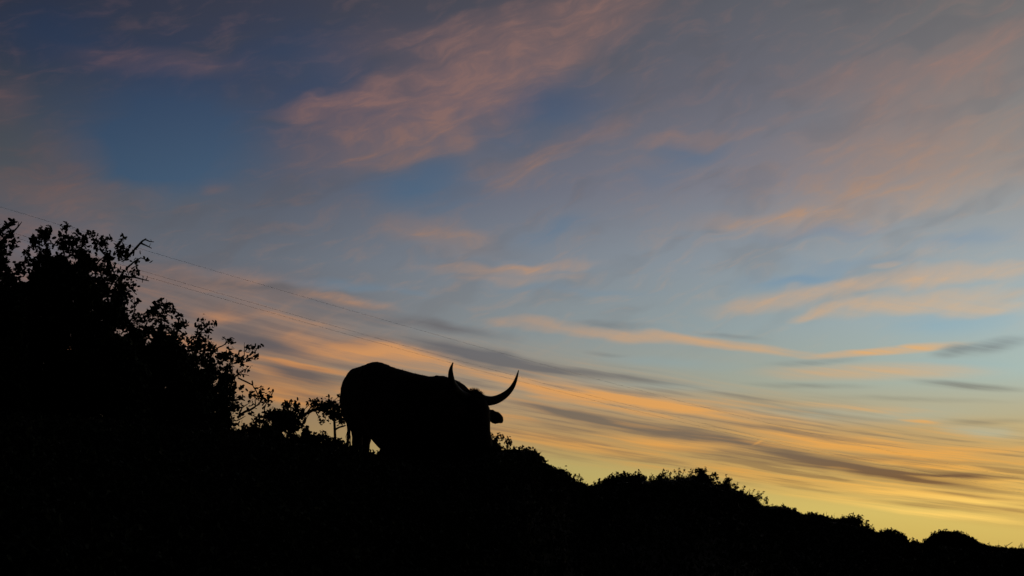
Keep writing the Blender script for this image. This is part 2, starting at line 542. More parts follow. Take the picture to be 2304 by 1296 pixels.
cr_az, cr_r, cr_z = [], [], []
for px, py, Y in CREST:
    p = at(px, py, Y)
    cr_az.append(math.atan2(p.x, p.y))
    cr_r.append(math.hypot(p.x, p.y))
    cr_z.append(p.z)
cr_az = [-3.2, -2.0] + cr_az + [2.0, 3.2]
cr_r = [7.0, 6.0] + cr_r + [60, 7.0]
cr_z = [0.6, 1.6] + cr_z + [0.7, 0.6]


def ground(x, y):
    x = np.asarray(x, dtype=float)
    y = np.asarray(y, dtype=float)
    az = np.arctan2(x, y)
    r = np.hypot(x, y)
    D = np.interp(az, cr_az, cr_r)
    H = np.interp(az, cr_az, cr_z)
    t = np.clip(r / D, 0, 1)
    up = H * (t ** 1.35 * (1 + 1.2 * (1 - t)) / 1.0)
    up = np.minimum(up, CAMZ + (H - CAMZ) * np.maximum(t, 0.02) ** 0.9 + 0.0) * (t < 1) + H * (t >= 1)
    d = np.maximum(r - D, 0)
    down = H - 0.10 * d - 0.012 * d ** 2
    floor = -14.0
    down = np.where(down < floor, floor, down)
    z = np.where(r < D, up, down)
    bump = 0.02 * np.sin(x * 3.1 + y * 1.7) * np.sin(y * 2.3 - x * 0.9) + 0.012 * np.sin(x * 9.1) * np.sin(y * 8.3 + 1)
    return z + bump * np.clip(r / 3, 0, 1) * (r < 80)


def gz(x, y):
    return float(ground(x, y))


nA = 900
azs = np.linspace(-math.pi, math.pi, nA, endpoint=False)
rs = np.concatenate([np.linspace(0.25, 45, 190), 45 * 1.075 ** np.arange(1, 80)])
rs = rs[rs < 9000]
A, R = np.meshgrid(azs, rs, indexing='ij')
X, Yg = R * np.sin(A), R * np.cos(A)
Z = ground(X, Yg)
V = np.stack([X, Yg, Z], -1).reshape(-1, 3)
nR = len(rs)
ii, jj = np.meshgrid(np.arange(nA), np.arange(nR - 1), indexing='ij')
i2 = (ii + 1) % nA
q = np.stack([ii * nR + jj, ii * nR + jj + 1, i2 * nR + jj + 1, i2 * nR + jj], -1).reshape(-1)
V = np.vstack([V, [[0, 0, float(Z[:, 0].mean())]]])
cidx = len(V) - 1
fan = []
for k in range(nA):
    fan += [cidx, k * nR, ((k + 1) % nA) * nR]
sizes = np.concatenate([np.full(nA * (nR - 1), 4), np.full(nA, 3)])
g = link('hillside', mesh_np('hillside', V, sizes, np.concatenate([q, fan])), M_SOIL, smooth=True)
g['kind'] = 'structure'


# ------------------------------------------------------------------ plants
WINDOWS = [(220, 573, 6), (228, 578, 5), (231, 597, 7), (208, 617, 7), (231, 620, 6), (259, 608, 7), (224, 553, 5), (172, 590, 5), (161, 583, 6),
           (245, 640, 6), (262, 640, 6), (250, 655, 5), (276, 600, 5), (240, 672, 5), (267, 748, 8), (281, 745, 6), (302, 729, 7), (332, 753, 6), (339, 766, 7),
           (376, 748, 6), (353, 736, 6), (332, 772, 6), (320, 735, 5), (452, 827, 6), (460, 822, 4), (485, 857, 6), (481, 866, 5), (292, 762, 4), (505, 820, 5),
           (523, 838, 5), (530, 822, 5), (497, 834, 4)]


def prof_at(prof, x):
    xs = [p[0] for p in prof]
    ys = [p[1] for p in prof]
    return np.interp(x, xs, ys)


def clump(cen, n, rad):
    c = np.repeat(np.asarray(cen), n, axis=0)
    return c + rng.normal(size=c.shape) * rad


def sprig(tb, leaves, pts, Y, r0=0.006, r1=0.002, leafy=1.0, ls=0.03, jitter=0.15, thorns=0):
    """a twig through photo positions, standing at distance Y, with leaf pairs"""
    ctr = []
    y = Y
    for (px, py) in pts:
        ctr.append(at(px, py, y))
        y += random.uniform(-jitter, jitter) * 0.4
    fine = []
    for a, b in zip(ctr[:-1], ctr[1:]):
        L = (b - a).length
        k = max(2, int(L / 0.04))
        for s in range(k):
            p = a.lerp(b, s / k)
            if s:
                p = p + Vector([random.gauss(0, 0.0022) for _ in range(3)])
            fine.append(p)
    fine.append(ctr[-1])
    tb.add(fine, r0, r1, 5)
    tot = len(fine)
    for k, p in enumerate(fine):
        f = k / max(1, tot - 1)
        if leafy > 0 and f > 0.12 and random.random() < leafy:
            n = random.randint(2, 4) + (4 if k == tot - 1 else 0)
            for _ in range(n):
                leaves.append(p + Vector([random.gauss(0, ls * 0.55) for _ in range(3)]))
        if thorns and random.random() < thorns and 0.1 < f < 0.98:
            d = Vector([random.gauss(0, 1), random.gauss(0, .5), random.gauss(0, 1)]).normalized()
            tb.add([p, p + d * random.uniform(0.02, 0.045)], r1 * 1.2, 0.0006, 3)
    return ctr


def limbs(tb, base, targets, r, stems):
    """trunks that leave the ground and divide towards the targets"""
    forks = []
    nm = max(2, len(targets) // 7)
    mains = random.sample(targets, min(nm, len(targets)))
    for t in mains:
        b = base + Vector((random.uniform(-.08, .08), random.uniform(-.08, .08), -0.1))
        mid = b.lerp(t, 0.5) + Vector([random.gauss(0, .07) for _ in range(3)])
        seg = [b, b.lerp(mid, .5) + Vector([random.gauss(0, .02) for _ in range(3)]), mid, mid.lerp(t, .6) + Vector([random.gauss(0, .03) for _ in range(3)])]
        st = Tubes()
        st.add(seg, r, r * 0.35, 7)
        stems.append(st)
        forks += seg[1:]
    for t in targets:
        f = min(forks, key=lambda q: (q - t).length + random.uniform(0, .1))
        m1 = f.lerp(t, .5) + Vector([random.gauss(0, .025) for _ in range(3)])
        tb.add([f, m1, t], r * 0.3, 0.003, 4)


def shrub(name, label, cat, prof, Y, depth, ls, sprigs=(), n_auto=0, auto_len=(14, 34), dens=1.0, group=None, inset=8,
          bottom=None, lean=(-0.5, 0.6), style='leafy', m=None, trunk=0.03, holes=0.35, fade=26, core=1.0):
    """prof: skyline of the plant in photo pixels, left to right"""
    x0, x1 = prof[0][0], prof[-1][0]
    xc = (x0 + x1) / 2
    foot = at(xc, 1200, Y + depth * 0.3)
    fz = gz(foot.x, foot.y)
    root = thing(name, label, cat, (foot.x, foot.y, fz), group)
    org = (foot.x, foot.y, fz)
    pm = FPX / Y
    tb = Tubes()
    leaves = []
    branch_tubes, stem_tubes = [], []
    # volume of the crown
    bot = bottom if bottom is not None else max(p[1] for p in prof) + 40
    xs = np.linspace(x0, x1, 60)
    area = float(np.sum(np.maximum(bot - prof_at(prof, xs), 1)) * (x1 - x0) / 60)
    leaf_area = (ls * pm) ** 2 * 0.45
    n = int(area / leaf_area * 4.2 * dens / 5)
    px = rng.uniform(x0, x1, n)
    top = prof_at(prof, px) + inset
    py = top + (np.maximum(bot - top, 2)) * rng.uniform(0, 1, n)
    # ragged, holed rim
    d = py - top
    # distance to the rim measured sideways too
    side = np.minimum(np.abs(px - x0), np.abs(px - x1)) * 1.0
    for k in (6, 12, 20):
        d = np.minimum(d, py - prof_at(prof, px - k) + 0.7 * k)
        d = np.minimum(d, py - prof_at(prof, px + k) + 0.7 * k)
    nz = np.sin(px * 0.23 + 3 * np.sin(py * 0.11)) * np.sin(py * 0.27 + 2 * np.sin(px * 0.09 + 1)) * 0.5 + 0.5
    keep = ~((d < fade) & (nz > (1 - holes) - 0.25 * (1 - np.clip(d / fade, 0, 1))))
    keep &= ~((d < 0) & (rng.uniform(0, 1, n) < 0.5))
    for hx, hy, hr in WINDOWS:
        keep &= (np.hypot(px - hx, py - hy) > hr * 1.6) | (rng.uniform(0, 1, n) < .05)
    px, py = px[keep], py[keep]
    if len(px):
        # crown thickness follows the plant: thin at the rim
        dd = np.clip((py - prof_at(prof, px)) / (fade * 2.0), 0.12, 1)
        yy = Y + rng.uniform(-1, 1, len(px)) * depth * dd
        cen = np.array([list(at(a, b, c)) for a, b, c in zip(px, py, yy)])
        # nothing below the soil
        ok = cen[:, 2] > ground(cen[:, 0], cen[:, 1]) - 0.03
        cen = cen[ok]
        lv = clump(cen, 5, ls * 0.6)
        # the shaded heart of the crown, leaves on leaves
        n2 = int(n * 1.6 * core)
        qx = rng.uniform(x0, x1, n2)
        qt = prof_at(prof, qx) + inset
        for k in (8, 16, 26):
            qt = np.maximum(qt, np.maximum(prof_at(prof, qx - k), prof_at(prof, qx + k)) - 0.3 * k)
        qt = qt + fade * 0.5 + min(6, fade * .2) * np.sin(qx * .13)
        qy = qt + np.maximum(bot - qt, 0) * rng.uniform(0, 1, n2)
        ok = qy < bot
        for hx, hy, hr in WINDOWS:
            ok &= np.hypot(qx - hx, (qy - hy)) > hr * 1.9
        qx, qy = qx[ok], qy[ok]
        if len(qx):
            yy = Y + rng.uniform(-.6, .6, len(qx)) * depth
            c2 = np.array([list(at(a, b, c)) for a, b, c in zip(qx, qy, yy)])
            c2 = c2[c2[:, 2] > ground(c2[:, 0], c2[:, 1]) - 0.03]
            lv = np.vstack([lv, clump(c2, 5, ls * 0.7)])
    else:
        cen = np.zeros((0, 3))
        lv = np.zeros((0, 3))
    # authored sprigs
    for sp_ in sprigs:
        pts, opt = sp_[0], (sp_[1] if len(sp_) > 1 else {})
        o = dict(ls=ls)
        o.update(opt)
        bt = Tubes()
        sprig(bt, leaves, pts, Y + random.uniform(-.3, .3) * depth, **o)
        branch_tubes.append(bt)
    # self-grown sprigs round the rim
    for k in range(n_auto):
        sx = random.uniform(x0, x1)
        sy = float(prof_at(prof, sx)) + inset + random.uniform(0, 8)
        ln = random.uniform(*auto_len)
        an = random.uniform(*lean)
        ex, ey = sx + math.sin(an) * ln, sy - math.cos(an) * ln
        mx, my = (sx + ex) / 2 + random.uniform(-2, 2), (sy + ey) / 2 + random.uniform(-2, 2)
        if style == 'leafy':
            sprig(tb, leaves, [(sx, sy), (mx, my), (ex, ey)], Y + random.uniform(-.5, .5) * depth, r0=.0045, r1=.0015, leafy=.8, ls=ls * 0.95)
        elif style == 'spiky':
            sprig(tb, leaves, [(sx, sy), (mx, my), (ex, ey)], Y + random.uniform(-.5, .5) * depth, r0=.009, r1=.002, leafy=.55, ls=ls * 0.7)
        else:
            sprig(tb, leaves, [(sx, sy), (mx, my), (ex, ey)], Y + random.uniform(-.5, .5) * depth, r0=.004, r1=.0012, leafy=.25, ls=ls * 0.7, thorns=.5)
    # wood
    targets = [Vector(cen[i]) for i in rng.choice(len(cen), min(len(cen), max(10, int((x1 - x0) / 9))), replace=False)] if len(cen) else []
    if targets:
        limbs(tb, Vector(org), targets, trunk, stem_tubes)
    if tb.v:
        b = tb.build('twigs', M_BARK, root, org)
        b['kind'] = 'stuff'
    for st in stem_tubes:
        st.build('stem', M_BARK, root, org)
    for bt in branch_tubes:
        bt.build('branch', M_BARK, root, org)
    allv = np.vstack([lv, np.array([list(v) for v in leaves])]) if len(leaves) else lv
    if len(allv):
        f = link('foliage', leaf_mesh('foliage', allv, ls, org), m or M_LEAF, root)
        f['kind'] = 'stuff'
    return root


BARE = dict(leafy=0, r0=.009, r1=.0025, thorns=.35)
THIN = dict(leafy=0, r0=.004, r1=.0015)
LEAFY = dict(leafy=1.0, r0=.006, r1=.002)
GL = 'thick leafed shrubs of the thicket'
LS = 0.028
shrub('shrub', 'leafy shrub at the left edge of the picture with a bare forked twig', 'shrub',
      [(-150, 470), (-60, 480), (0, 506), (12, 504), (22, 520), (32, 556), (38, 590), (60, 640)], 7.6, .5, LS,
      [([(24, 530), (36, 515), (49, 499)], BARE), ([(40, 510), (42, 499)], THIN), ([(4, 520), (14, 506), (27, 497)], LEAFY),
       ([(16, 535), (24, 520), (18, 507)], LEAFY)], 10, (8, 22), 1.0, GL, bottom=1000, trunk=.04)
shrub('shrub', 'tallest leafy shrub with bare thorny branches reaching right below the overhead wires', 'shrub',
      [(30, 640), (44, 600), (58, 575), (66, 548), (88, 544), (96, 528), (110, 528), (116, 546), (128, 556), (142, 548), (156, 546), (172, 538),
       (192, 542), (206, 552), (222, 542), (240, 548), (256, 558), (276, 566), (290, 572), (296, 600), (300, 640), (302, 690), (306, 740), (330, 800)],
      8.0, .5, LS,
      [([(157, 560), (153, 535), (148, 518), (146, 509)], dict(leafy=.35, r0=.006, r1=.002)), ([(146, 516), (140, 510), (150, 508), (155, 509)], LEAFY),
       ([(118, 560), (130, 540), (139, 528)], dict(leafy=.6)), ([(100, 550), (101, 535), (100, 522)], LEAFY), ([(104, 545), (107, 522)], LEAFY),
       ([(218, 552), (211, 540), (205, 526)], dict(leafy=.25, r0=.007, thorns=.5)), ([(204, 531), (197, 528)], THIN),
       ([(262, 560), (268, 548), (278, 534)], dict(leafy=.6)), ([(274, 540), (280, 533)], LEAFY),
       ([(290, 575), (304, 560), (317, 546), (326, 539), (336, 543), (346, 544)], dict(leafy=0, r0=.011, r1=.003, thorns=.2)),
       ([(317, 547), (328, 552), (341, 559)], dict(leafy=0, r0=.008, r1=.003, thorns=.6)), ([(326, 539), (327, 536)], THIN),
       ([(286, 602), (303, 588), (317, 580), (330, 585)], dict(leafy=.2, r0=.008, thorns=.4)),
       ([(300, 575), (303, 562), (309, 561)], dict(leafy=.6)), ([(296, 605), (306, 598), (308, 590)], dict(leafy=.7)),
       ([(270, 622), (292, 624), (308, 625), (335, 632)], dict(leafy=.05, r0=.013, r1=.003, thorns=.7)), ([(322, 622), (320, 636)], dict(leafy=0, r0=.005)),
       ([(328, 630), (332, 621)], THIN), ([(300, 625), (304, 614)], LEAFY),
       ([(250, 672), (265, 662), (278, 652), (299, 650)], dict(leafy=.35, r0=.007)), ([(272, 655), (278, 640), (286, 646)], LEAFY),
       ([(60, 590), (55, 575), (51, 566)], THIN), ([(225, 560), (240, 580), (250, 600)], dict(leafy=.3, r0=.01)),
       ([(300, 712), (303, 700), (301, 684), (293, 669)], dict(leafy=.6)), ([(303, 692), (310, 680)], dict(leafy=.6))],
      60, (10, 28), 1.3, GL, bottom=1010, trunk=.05, holes=.42, fade=46)
shrub('shrub', 'bushy shrub with a dense blocky tuft on top, below and right of the tallest shrub', 'shrub',
      [(240, 740), (262, 700), (272, 712), (288, 722), (306, 712), (326, 712), (343, 700), (348, 690), (366, 684), (384, 686), (392, 704), (388, 722), (404, 730), (416, 736), (428, 752), (440, 790), (470, 830)],
      8.5, .45, LS,
      [([(325, 722), (330, 708), (331, 693)], dict(leafy=.3)), ([(318, 708), (334, 702), (348, 696)], dict(leafy=.3)),
       ([(345, 710), (352, 694), (350, 686)], LEAFY), ([(365, 700), (376, 686), (386, 684)], LEAFY), ([(370, 706), (385, 700), (390, 692)], LEAFY),
       ([(372, 705), (388, 713), (396, 717)], THIN), ([(395, 735), (402, 722), (404, 714)], LEAFY), ([(400, 735), (412, 730), (416, 731)], LEAFY),
       ([(404, 745), (416, 755), (427, 766)], dict(leafy=.4)), ([(398, 760), (410, 760), (422, 772)], THIN)],
      26, (8, 20), 1.4, GL, bottom=1010, trunk=.04, holes=.4, fade=42)
shrub('shrub', 'sprawling shrub with crooked leafy sprigs against orange cloud, lower edge of the thicket', 'shrub',
      [(380, 790), (420, 778), (436, 772), (452, 770), (470, 776), (484, 794), (504, 796), (524, 792), (540, 806), (556, 804), (566, 812), (552, 826), (544, 838), (542, 856), (540, 880), (532, 905), (524, 925), (530, 950), (545, 965)],
      8.9, .45, LS,
      [([(422, 776), (436, 760), (450, 748), (462, 734), (470, 731), (480, 726)], dict(leafy=.7, r0=.008)), ([(462, 734), (459, 727), (455, 718)], dict(leafy=.7)),
       ([(447, 752), (444, 742), (448, 734)], LEAFY), ([(452, 748), (462, 748), (470, 744)], LEAFY), ([(440, 762), (452, 758), (462, 764)], LEAFY),
       ([(425, 773), (418, 765)], THIN), ([(445, 775), (460, 768), (470, 784), (476, 798)], dict(leafy=.5)), ([(474, 786), (474, 771)], dict(leafy=.9)),
       ([(474, 800), (488, 784), (501, 778), (510, 771), (507, 761)], dict(leafy=.5, r0=.008)), ([(508, 772), (515, 766), (521, 766)], LEAFY),
       ([(519, 806), (518, 790), (514, 778)], dict(leafy=.5)), ([(516, 786), (528, 785)], dict(leafy=.8)),
       ([(550, 800), (550, 785), (550, 770)], THIN), ([(552, 790), (557, 784)], LEAFY),
       ([(545, 812), (558, 802), (568, 790), (566, 782)], dict(leafy=.9)), ([(562, 800), (575, 790), (582, 782)], LEAFY), ([(560, 806), (570, 808), (576, 802)], LEAFY),
       ([(540, 826), (548, 815), (566, 810)], dict(leafy=.8)), ([(528, 850), (542, 836), (558, 826)], dict(leafy=.4)), ([(530, 845), (545, 842), (560, 845)], dict(leafy=.35, r0=.007)),
       ([(522, 862), (523, 830), (520, 806)], dict(leafy=.6)), ([(500, 830), (520, 815), (540, 806)], dict(leafy=.6)),
       ([(530, 902), (540, 896), (550, 893)], dict(leafy=.7)), ([(536, 850), (552, 858), (568, 866), (574, 876), (581, 890)], dict(leafy=0, r0=.007, r1=.005)),
       ([(568, 866), (567, 857)], dict(leafy=0, r0=.007, r1=.006))],
      34, (8, 24), 1.0, GL, bottom=1015, lean=(-.2, 1.4), trunk=.04, holes=.45, fade=44)
shrub('shrub', 'small open shrub with sparse paired leaves at the foot of the thicket', 'shrub',
      [(530, 990), (545, 965), (566, 955), (584, 936), (600, 930), (612, 942), (630, 948), (640, 975)], 9.2, .3, LS,
      [([(535, 940), (552, 926), (573, 916), (585, 906), (590, 890), (586, 878)], dict(leafy=.35, r0=.012, r1=.004)), ([(585, 906), (592, 892), (603, 889), (611, 882)], dict(leafy=.55)),
       ([(584, 892), (578, 890), (568, 892), (566, 888)], dict(leafy=.6)), ([(588, 886), (584, 876), (588, 873)], LEAFY), ([(575, 915), (574, 900), (582, 893)], dict(leafy=.7)),
       ([(595, 930), (598, 910), (606, 904)], dict(leafy=.5)), ([(590, 912), (600, 900), (604, 894)], dict(leafy=.6)), ([(588, 905), (596, 907), (602, 898)], dict(leafy=.5)),
       ([(522, 900), (532, 908), (543, 917)], THIN), ([(543, 918), (552, 912), (564, 905)], dict(leafy=.25)), ([(543, 917), (541, 928)], THIN),
       ([(560, 925), (566, 935), (575, 932)], dict(leafy=.4)), ([(534, 946), (546, 940), (553, 936)], dict(leafy=.2)),
       ([(520, 900), (536, 898), (550, 901)], THIN)],
      14, (6, 18), .9, GL, bottom=1030, trunk=.02, holes=.3, fade=20)
shrub('shrub', 'round leafed shrub standing between the thicket and the little tree', 'shrub',
      [(590, 985), (600, 945), (608, 930), (616, 926), (626, 930), (634, 922), (640, 914), (648, 908), (660, 908), (670, 910), (678, 918), (682, 932), (684, 952), (690, 975)],
      9.6, .3, LS,
      [([(650, 925), (646, 912), (643, 906)], LEAFY), ([(655, 920), (653, 908), (650, 902)], LEAFY), ([(638, 935), (636, 922), (640, 915)], LEAFY),
       ([(612, 940), (613, 926), (615, 921)], LEAFY), ([(625, 950), (632, 972), (638, 988)], dict(leafy=0, r0=.009, r1=.008)), ([(652, 975), (644, 970), (636, 985)], dict(leafy=.2, r0=.009)),
       ([(665, 935), (677, 928), (684, 921), (693, 913), (694, 900)], dict(leafy=.1, r0=.007, r1=.002)), ([(655, 945), (668, 960), (675, 955)], LEAFY)],
      22, (5, 14), 1.8, GL, bottom=964, trunk=.02, holes=.3, fade=10)

# the little tree by the cow's rump
ty = 12.1
foot = at(754, 1100, ty)
org = (foot.x, foot.y, gz(foot.x, foot.y))
tree = thing('small_tree', 'little thorn tree with thin trunk and arching left branch behind the cow rump', 'tree', org)
tb = Tubes()
pt = [Vector(org) + Vector((0, 0, -.1)), at(754, 1020, ty), at(754, 985, ty), at(753, 962, ty), at(752, 942, ty), at(750, 925, ty)]
tb.add(pt, .017, .012, 8)
trk = tb.build('trunk', M_BARK, tree, org)
lv = []
for pts, o in [([(752, 945), (744, 934), (732, 922), (716, 920), (704, 922), (690, 930), (677, 938), (660, 952)], dict(leafy=.3, r0=.02, r1=.017, ls=.03)),
               ([(755, 966), (764, 961), (778, 957)], dict(leafy=0, r0=.012, r1=.008)),
               ([(710, 924), (716, 936), (722, 945), (729, 951)], dict(leafy=.3, r0=.008, r1=.004, ls=.028)),
               ([(735, 925), (733, 938), (729, 951)], dict(leafy=.9, r0=.006, ls=.028)),
               ([(690, 930), (700, 916), (712, 912), (730, 912), (748, 915)], dict(leafy=.8, r0=.01, ls=.032)),
               ([(700, 918), (702, 908), (708, 902)], dict(leafy=1, r0=.006, ls=.03)), ([(727, 915), (725, 903), (725, 893)], dict(leafy=.3, r0=.005, ls=.025)),
               ([(728, 912), (734, 906), (738, 902)], dict(leafy=1, r0=.006, ls=.03)), ([(745, 915), (748, 905), (755, 898), (763, 891)], dict(leafy=.5, r0=.006, ls=.026)),
               ([(746, 915), (746, 903), (745, 895)], dict(leafy=.8, r0=.005, ls=.026)), ([(752, 925), (760, 915), (764, 905), (768, 899)], dict(leafy=.8, r0=.007, ls=.03)),
               ([(752, 930), (764, 925), (770, 930)], dict(leafy=.9, r0=.007, ls=.03)), ([(760, 945), (768, 936), (776, 930)], dict(leafy=.6, r0=.006, ls=.03)),
               ([(764, 950), (774, 945), (782, 940)], dict(leafy=1, r0=.006, ls=.03)), ([(700, 925), (690, 940), (684, 946)], dict(leafy=.5, r0=.006, ls=.026)),
               ([(718, 918), (712, 905), (700, 903)], dict(leafy=1, r0=.006, ls=.03))]:
    tb = Tubes()
    sprig(tb, lv, pts, ty, **o)
    tb.build('branch', M_BARK, tree, org)
cc = []
for (x, y, n, s) in [(708, 912, 16, 7), (728, 908, 22, 8), (762, 935, 20, 7), (742, 925, 50, 9), (752, 932, 40, 8), (735, 915, 22, 8), (757, 915, 20, 7), (765, 922, 12, 6), (712, 913, 14, 6), (768, 948, 16, 5), (722, 918, 10, 6), (745, 908, 14, 5)]:
    for _ in range(n):
        cc.append(list(at(x + random.gauss(0, s), y + random.gauss(0, s * .7), ty + random.uniform(-.2, .2))))
lvs = np.vstack([clump(cc, 3, .014), np.array([list(v) for v in lv])])
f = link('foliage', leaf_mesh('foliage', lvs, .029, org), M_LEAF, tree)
f['kind'] = 'stuff'

# skyline scrub
GS = 'low scrub bushes along the hill crest'
S = 'low_bush'
shrub(S, 'low uneven scrub patch on the crest left of the cow, below the little tree', 'bush',
      [(560, 1000), (600, 985), (640, 984), (656, 978), (672, 980), (686, 974), (700, 976), (716, 980), (726, 972), (734, 980), (748, 986), (762, 988), (768, 994), (790, 1004), (818, 1008), (830, 1020), (856, 1024), (866, 1016), (880, 1010)],
      10.2, .3, .022, [([(724, 985), (725, 975), (727, 969)], LEAFY), ([(694, 985), (690, 974)], LEAFY), ([(765, 1000), (763, 992)], LEAFY)], 26, (4, 10), 1.5, GS, bottom=1075, m=M_SCRUB, inset=3, trunk=.012, holes=.1, fade=8)
shrub(S, 'dark scrub patch the cow stands in, hiding its legs', 'bush',
      [(850, 1012), (880, 1010), (940, 1015), (1000, 1015), (1040, 1010), (1080, 1000), (1108, 990)],
      10.3, .35, .022, [], 30, (4, 10), 1.3, GS, bottom=1090, m=M_SCRUB, inset=4, trunk=.012, holes=.1, fade=8)
shrub(S, 'twiggy bush right beside the cow muzzle', 'bush',
      [(1070, 985), (1098, 979), (1112, 981), (1124, 977), (1132, 982), (1142, 990), (1149, 999), (1152, 1014), (1160, 1024)],
      11.8, .25, .021, [([(1116, 992), (1121, 980), (1128, 978)], LEAFY), ([(1104, 984), (1107, 976)], LEAFY), ([(1134, 998), (1142, 986)], LEAFY),
                        ([(1138, 1004), (1148, 996)], LEAFY)], 21, (5, 12), 1.87, GS, bottom=1060, m=M_SCRUB, inset=4, trunk=.012, holes=.4, fade=22)
shrub(S, 'low tufted bush with upright tips, second from the cow muzzle', 'bush',
      [(1140, 1014), (1150, 1012), (1158, 1010), (1166, 1012), (1174, 1009), (1184, 1013), (1192, 1018), (1200, 1030)],
      12.5, .2, .02, [([(1155, 1018), (1156, 1007)], LEAFY), ([(1168, 1018), (1167, 1008)], LEAFY), ([(1186, 1020), (1187, 1011)], LEAFY)], 18, (4, 10), 2.04, GS, bottom=1060, m=M_SCRUB, inset=3, trunk=.01, holes=.25, fade=10)
shrub(S, 'tiny tuft in the notch of the bare slope right of the cow', 'bush',
      [(1212, 1052), (1220, 1046), (1226, 1048), (1232, 1060)], 13.5, .12, .018, [([(1218, 1054), (1222, 1044)], LEAFY), ([(1226, 1058), (1229, 1044)], dict(leafy=.4, r0=.005))], 3, (4, 8), 1.70, GS, bottom=1066, m=M_SCRUB, trunk=.008)
shrub(S, 'small bush with one cone shaped tip, on the bare slope before the dip', 'bush',
      [(1240, 1062), (1247, 1059), (1256, 1066), (1270, 1074), (1284, 1074), (1292, 1073), (1299, 1078), (1303, 1074), (1309, 1086), (1320, 1092), (1334, 1096)],
      14.8, .2, .02, [([(1300, 1082), (1302, 1074), (1303, 1068)], LEAFY), ([(1288, 1080), (1293, 1070)], LEAFY), ([(1246, 1062), (1247, 1056)], LEAFY), ([(1310, 1092), (1315, 1085), (1320, 1084)], THIN)], 15, (3, 7), 1.70, GS, bottom=1112, m=M_SCRUB, inset=2, trunk=.01, holes=.2, fade=8)
shrub(S, 'broad bush with many upright spiky tips, right of the dip in the crest', 'bush',
      [(1328, 1096), (1342, 1088), (1358, 1079), (1376, 1073), (1390, 1068), (1410, 1068), (1428, 1066), (1440, 1064), (1448, 1072), (1456, 1084), (1466, 1088)],
      17.2, .4, .026, [], 90, (6, 14), 2.38, GS, bottom=1120, m=M_SCRUB, inset=5, lean=(-.3, .35), style='spiky', trunk=.015, holes=.05, fade=8)
shrub(S, 'narrow bush with one pointed sprig, left of the V shaped bush', 'bush',
      [(1456, 1088), (1464, 1080), (1468, 1074), (1472, 1082), (1480, 1072), (1490, 1066), (1498, 1070), (1504, 1074), (1512, 1084)],
      19, .25, .028, [([(1490, 1074), (1491, 1064), (1493, 1056)], LEAFY), ([(1496, 1070), (1500, 1062)], LEAFY), ([(1467, 1082), (1467, 1070)], LEAFY), ([(1506, 1080), (1508, 1066)], LEAFY)], 18, (4, 9), 2.04, GS, bottom=1115, m=M_SCRUB, inset=3, trunk=.012, holes=.3, fade=12)
shrub(S, 'V shaped bush with two leafy fans', 'bush',
      [(1504, 1086), (1514, 1080), (1524, 1070), (1536, 1070), (1544, 1080), (1550, 1086)],
      19.8, .25, .028, [([(1530, 1082), (1524, 1070), (1518, 1060)], LEAFY), ([(1530, 1080), (1528, 1066), (1527, 1055)], LEAFY), ([(1532, 1080), (1537, 1066), (1540, 1057)], LEAFY), ([(1524, 1074), (1530, 1062)], LEAFY)], 12, (4, 9), 1.87, GS, bottom=1115, m=M_SCRUB, inset=3, trunk=.012, holes=.2, fade=10)
shrub(S, 'highest round topped bush on the right part of the crest', 'bush',
      [(1540, 1082), (1546, 1070), (1556, 1066), (1562, 1060), (1570, 1056), (1582, 1057), (1590, 1064), (1600, 1068), (1610, 1068), (1617, 1078), (1624, 1092)],
      20.4, .35, .03, [([(1568, 1066), (1570, 1056), (1574, 1054)], LEAFY), ([(1556, 1068), (1559, 1058)], LEAFY), ([(1582, 1066), (1589, 1060)], LEAFY)], 30, (4, 9), 1.87, GS, bottom=1120, m=M_SCRUB, inset=3, trunk=.015, holes=.35, fade=16)
shrub(S, 'slim upright bush standing alone just right of the highest bush', 'bush',
      [(1618, 1092), (1626, 1088), (1632, 1076), (1637, 1074), (1643, 1082), (1648, 1092), (1656, 1090), (1664, 1090), (1670, 1104)],
      21.4, .2, .027, [([(1634, 1086), (1634, 1070)], LEAFY), ([(1640, 1088), (1646, 1076)], LEAFY), ([(1655, 1094), (1660, 1087)], LEAFY)], 15, (4, 8), 1.87, GS, bottom=1125, m=M_SCRUB, inset=3, trunk=.012, holes=.3, fade=12)
shrub(S, 'ragged open bush with loose twigs, above the smooth low scrub', 'bush',
      [(1660, 1112), (1670, 1104), (1676, 1106), (1684, 1110), (1692, 1112), (1702, 1114), (1712, 1114), (1720, 1120), (1726, 1132), (1732, 1142)],
      22.6, .3, .026, [([(1672, 1112), (1673, 1098), (1676, 1095)], LEAFY), ([(1686, 1114), (1687, 1104), (1686, 1099)], dict(leafy=.7)), ([(1692, 1114), (1694, 1104)], dict(leafy=.6)),
                       ([(1704, 1118), (1712, 1110), (1720, 1107)], dict(leafy=.5)), ([(1700, 1114), (1708, 1107)], dict(leafy=.4)), ([(1716, 1124), (1724, 1118), (1727, 1124)], dict(leafy=.6))],
      21, (5, 10), 1.70, GS, bottom=1150, m=M_SCRUB, inset=3, trunk=.012, holes=.45, fade=16)
shrub(S, 'smooth mat of low scrub sloping down right of the ragged bush', 'bush',
      [(1722, 1142), (1738, 1139), (1758, 1138), (1776, 1142), (1792, 1148), (1806, 1158), (1824, 1158)],
      24.5, .4, .026, [], 33, (3, 8), 2.04, GS, bottom=1172, m=M_SCRUB, inset=2, trunk=.01, holes=.05, fade=5)
